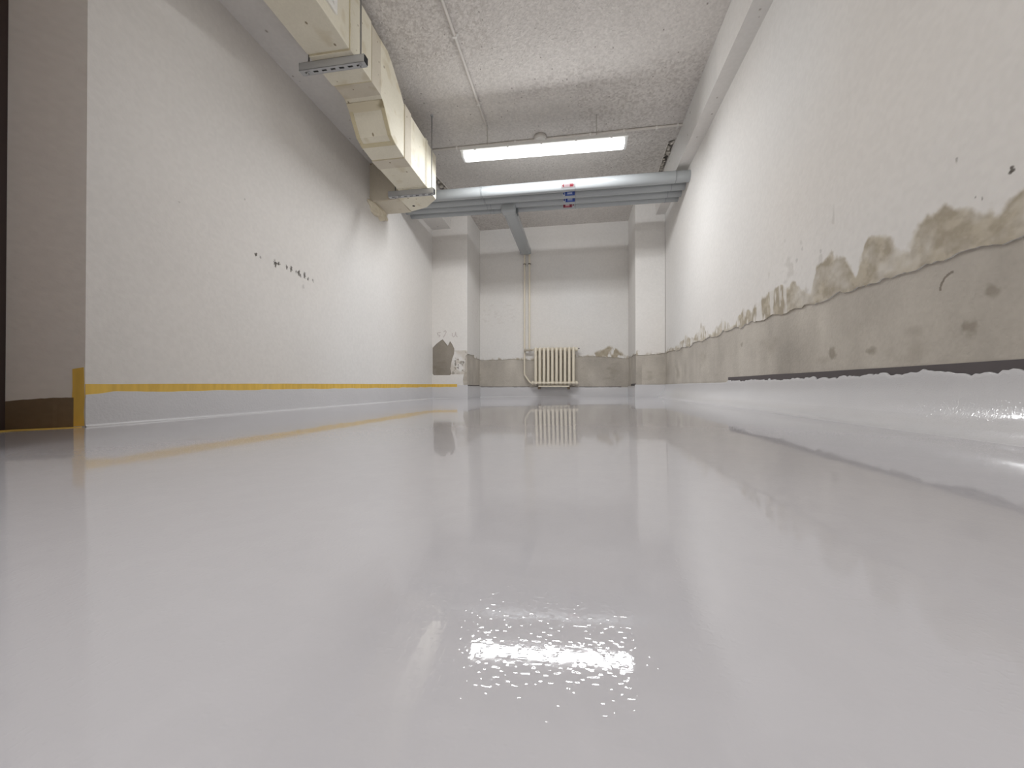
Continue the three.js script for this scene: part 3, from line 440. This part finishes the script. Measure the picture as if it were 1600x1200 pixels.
// ---------------------------------------------------------------- radiator and its pipes
const enamel = new THREE.MeshPhysicalMaterial({ color: 0xe9e0cd, roughness: 0.38 });
{
  const t = thing('radiator', 'cream cast-iron column radiator with ten sections on the niche wall', 'radiator', [-0.337, 0, -5.855]);
  const H0 = 0.205, H1 = 0.728, D = 0.055; // section ring
  const c = new THREE.CurvePath(), pts = [];
  for (let k = 0; k <= 8; k++) pts.push(V(0, H0 + 0.03 + (H1 - H0 - 0.06) * k / 8, D));
  for (let k = 1; k < 8; k++) { const a = k / 8 * Math.PI; pts.push(V(0, H1 - 0.03 + 0.028 * Math.sin(a), D * Math.cos(a))); }
  for (let k = 0; k <= 8; k++) pts.push(V(0, H1 - 0.03 - (H1 - H0 - 0.06) * k / 8, -D));
  for (let k = 1; k < 8; k++) { const a = k / 8 * Math.PI; pts.push(V(0, H0 + 0.03 - 0.028 * Math.sin(a), -D * Math.cos(a))); }
  const ring = new THREE.TubeGeometry(new THREE.CatmullRomCurve3(pts, true, 'centripetal'), 120, 0.0205, 12, true);
  const hub = (y, r) => new THREE.LatheGeometry([[0, -0.0305], [r * 0.7, -0.0305], [r * 0.78, -0.02], [r, -0.01], [r, 0.01], [r * 0.78, 0.02], [r * 0.7, 0.0305], [0, 0.0305]].map(([a, b]) => new THREE.Vector2(a, b)), 20).rotateZ(Math.PI / 2).translate(0, y, 0);
  const secG = merge([ring, hub(H0 + 0.012, 0.04), hub(H1 - 0.02, 0.036), hub(H0 + 0.012, 0.022).translate(0, 0, D), hub(H1 - 0.02, 0.02).translate(0, 0, 0)]);
  for (let k = 0; k < 10; k++) mesh('section', secG, enamel, t).position.x = (k - 4.5) * 0.061;
  for (const [x, y] of [[0.32, H1 - 0.02], [0.318, H0 + 0.012], [-0.318, H0 + 0.012]]) mesh('plug', merge([cyl(V(x - 0.02, y, 0), V(x + 0.014, y, 0), 0.03, 20), cyl(V(x, y, 0), V(x + 0.024, y, 0), 0.012, 6)]), enamel, t);
  mesh('vent_key', cyl(V(0.335, H1 - 0.012, 0.0), V(0.36, H1 - 0.008, 0.01), 0.006, 10), std({ color: 0x77706a, metalness: 0.6 }), t);
  mesh('foot_rail', rbox(-0.235, 0.215, 0.158, 0.178, 0.02, 0.06, 0.004), enamel, t);
  for (const x of [-0.225, 0.205]) mesh('wall_bracket', merge([rbox(x - 0.012, x + 0.012, 0.14, 0.165, -0.095, 0.045, 0.003), rbox(x - 0.02, x + 0.02, 0.125, 0.16, 0.03, 0.05, 0.003)]), std({ color: 0x6a5c4c, roughness: 0.8 }), t);

  const pm = enamel, clipM = std({ color: 0x4a4238, roughness: 0.7 }), z = -5.905;
  const tube = (p, r = 0.0125) => new THREE.TubeGeometry(new THREE.CatmullRomCurve3(p, false, 'catmullrom', 0.1), 60, r, 12);
  const a = thing('heating_pipe', 'cream heating pipe, left of the pair, bending into the radiator foot', 'pipe', [-0.79, 0, z]);
  mesh('tube', tube([V(0, 2.18, 0), V(0, 1.5, 0), V(0, 0.9, 0), V(0, 0.36, 0), V(0.006, 0.335, 0), V(0.05, 0.27, 0.01), V(0.085, 0.228, 0.03), V(0.1, 0.218, 0.045), V(0.135, 0.217, 0.05)]), pm, a);
  const b = thing('heating_pipe', 'cream heating pipe, right of the pair, ending at the radiator valve', 'pipe', [-0.715, 0, z]);
  mesh('tube', tube([V(0, 2.18, 0), V(0, 1.6, 0), V(0, 1.0, 0), V(0, 0.745, 0), V(0.004, 0.722, 0.006), V(0.02, 0.71, 0.03), V(0.06, 0.708, 0.05)]), pm, b);
  for (const o of [a, b]) { mesh('pipe_clip', merge([new THREE.TorusGeometry(0.0165, 0.005, 8, 24).rotateX(Math.PI / 2).translate(0, 2.005, 0), rbox(-0.008, 0.008, 1.99, 2.02, -0.045, -0.012, 0.002)]), clipM, o); }
  mesh('valve', merge([cyl(V(-0.05, 0.708, 0.04), V(0.04, 0.708, 0.05), 0.017, 16), cyl(V(-0.075, 0.708, 0.04), V(-0.05, 0.708, 0.04), 0.023, 16)]), std({ color: 0xb9b0a2, roughness: 0.5 }), b);
}

scene.traverse((o) => { if (o.userData && o.userData._c) delete o.userData._c; });
renderer.render(scene, camera);
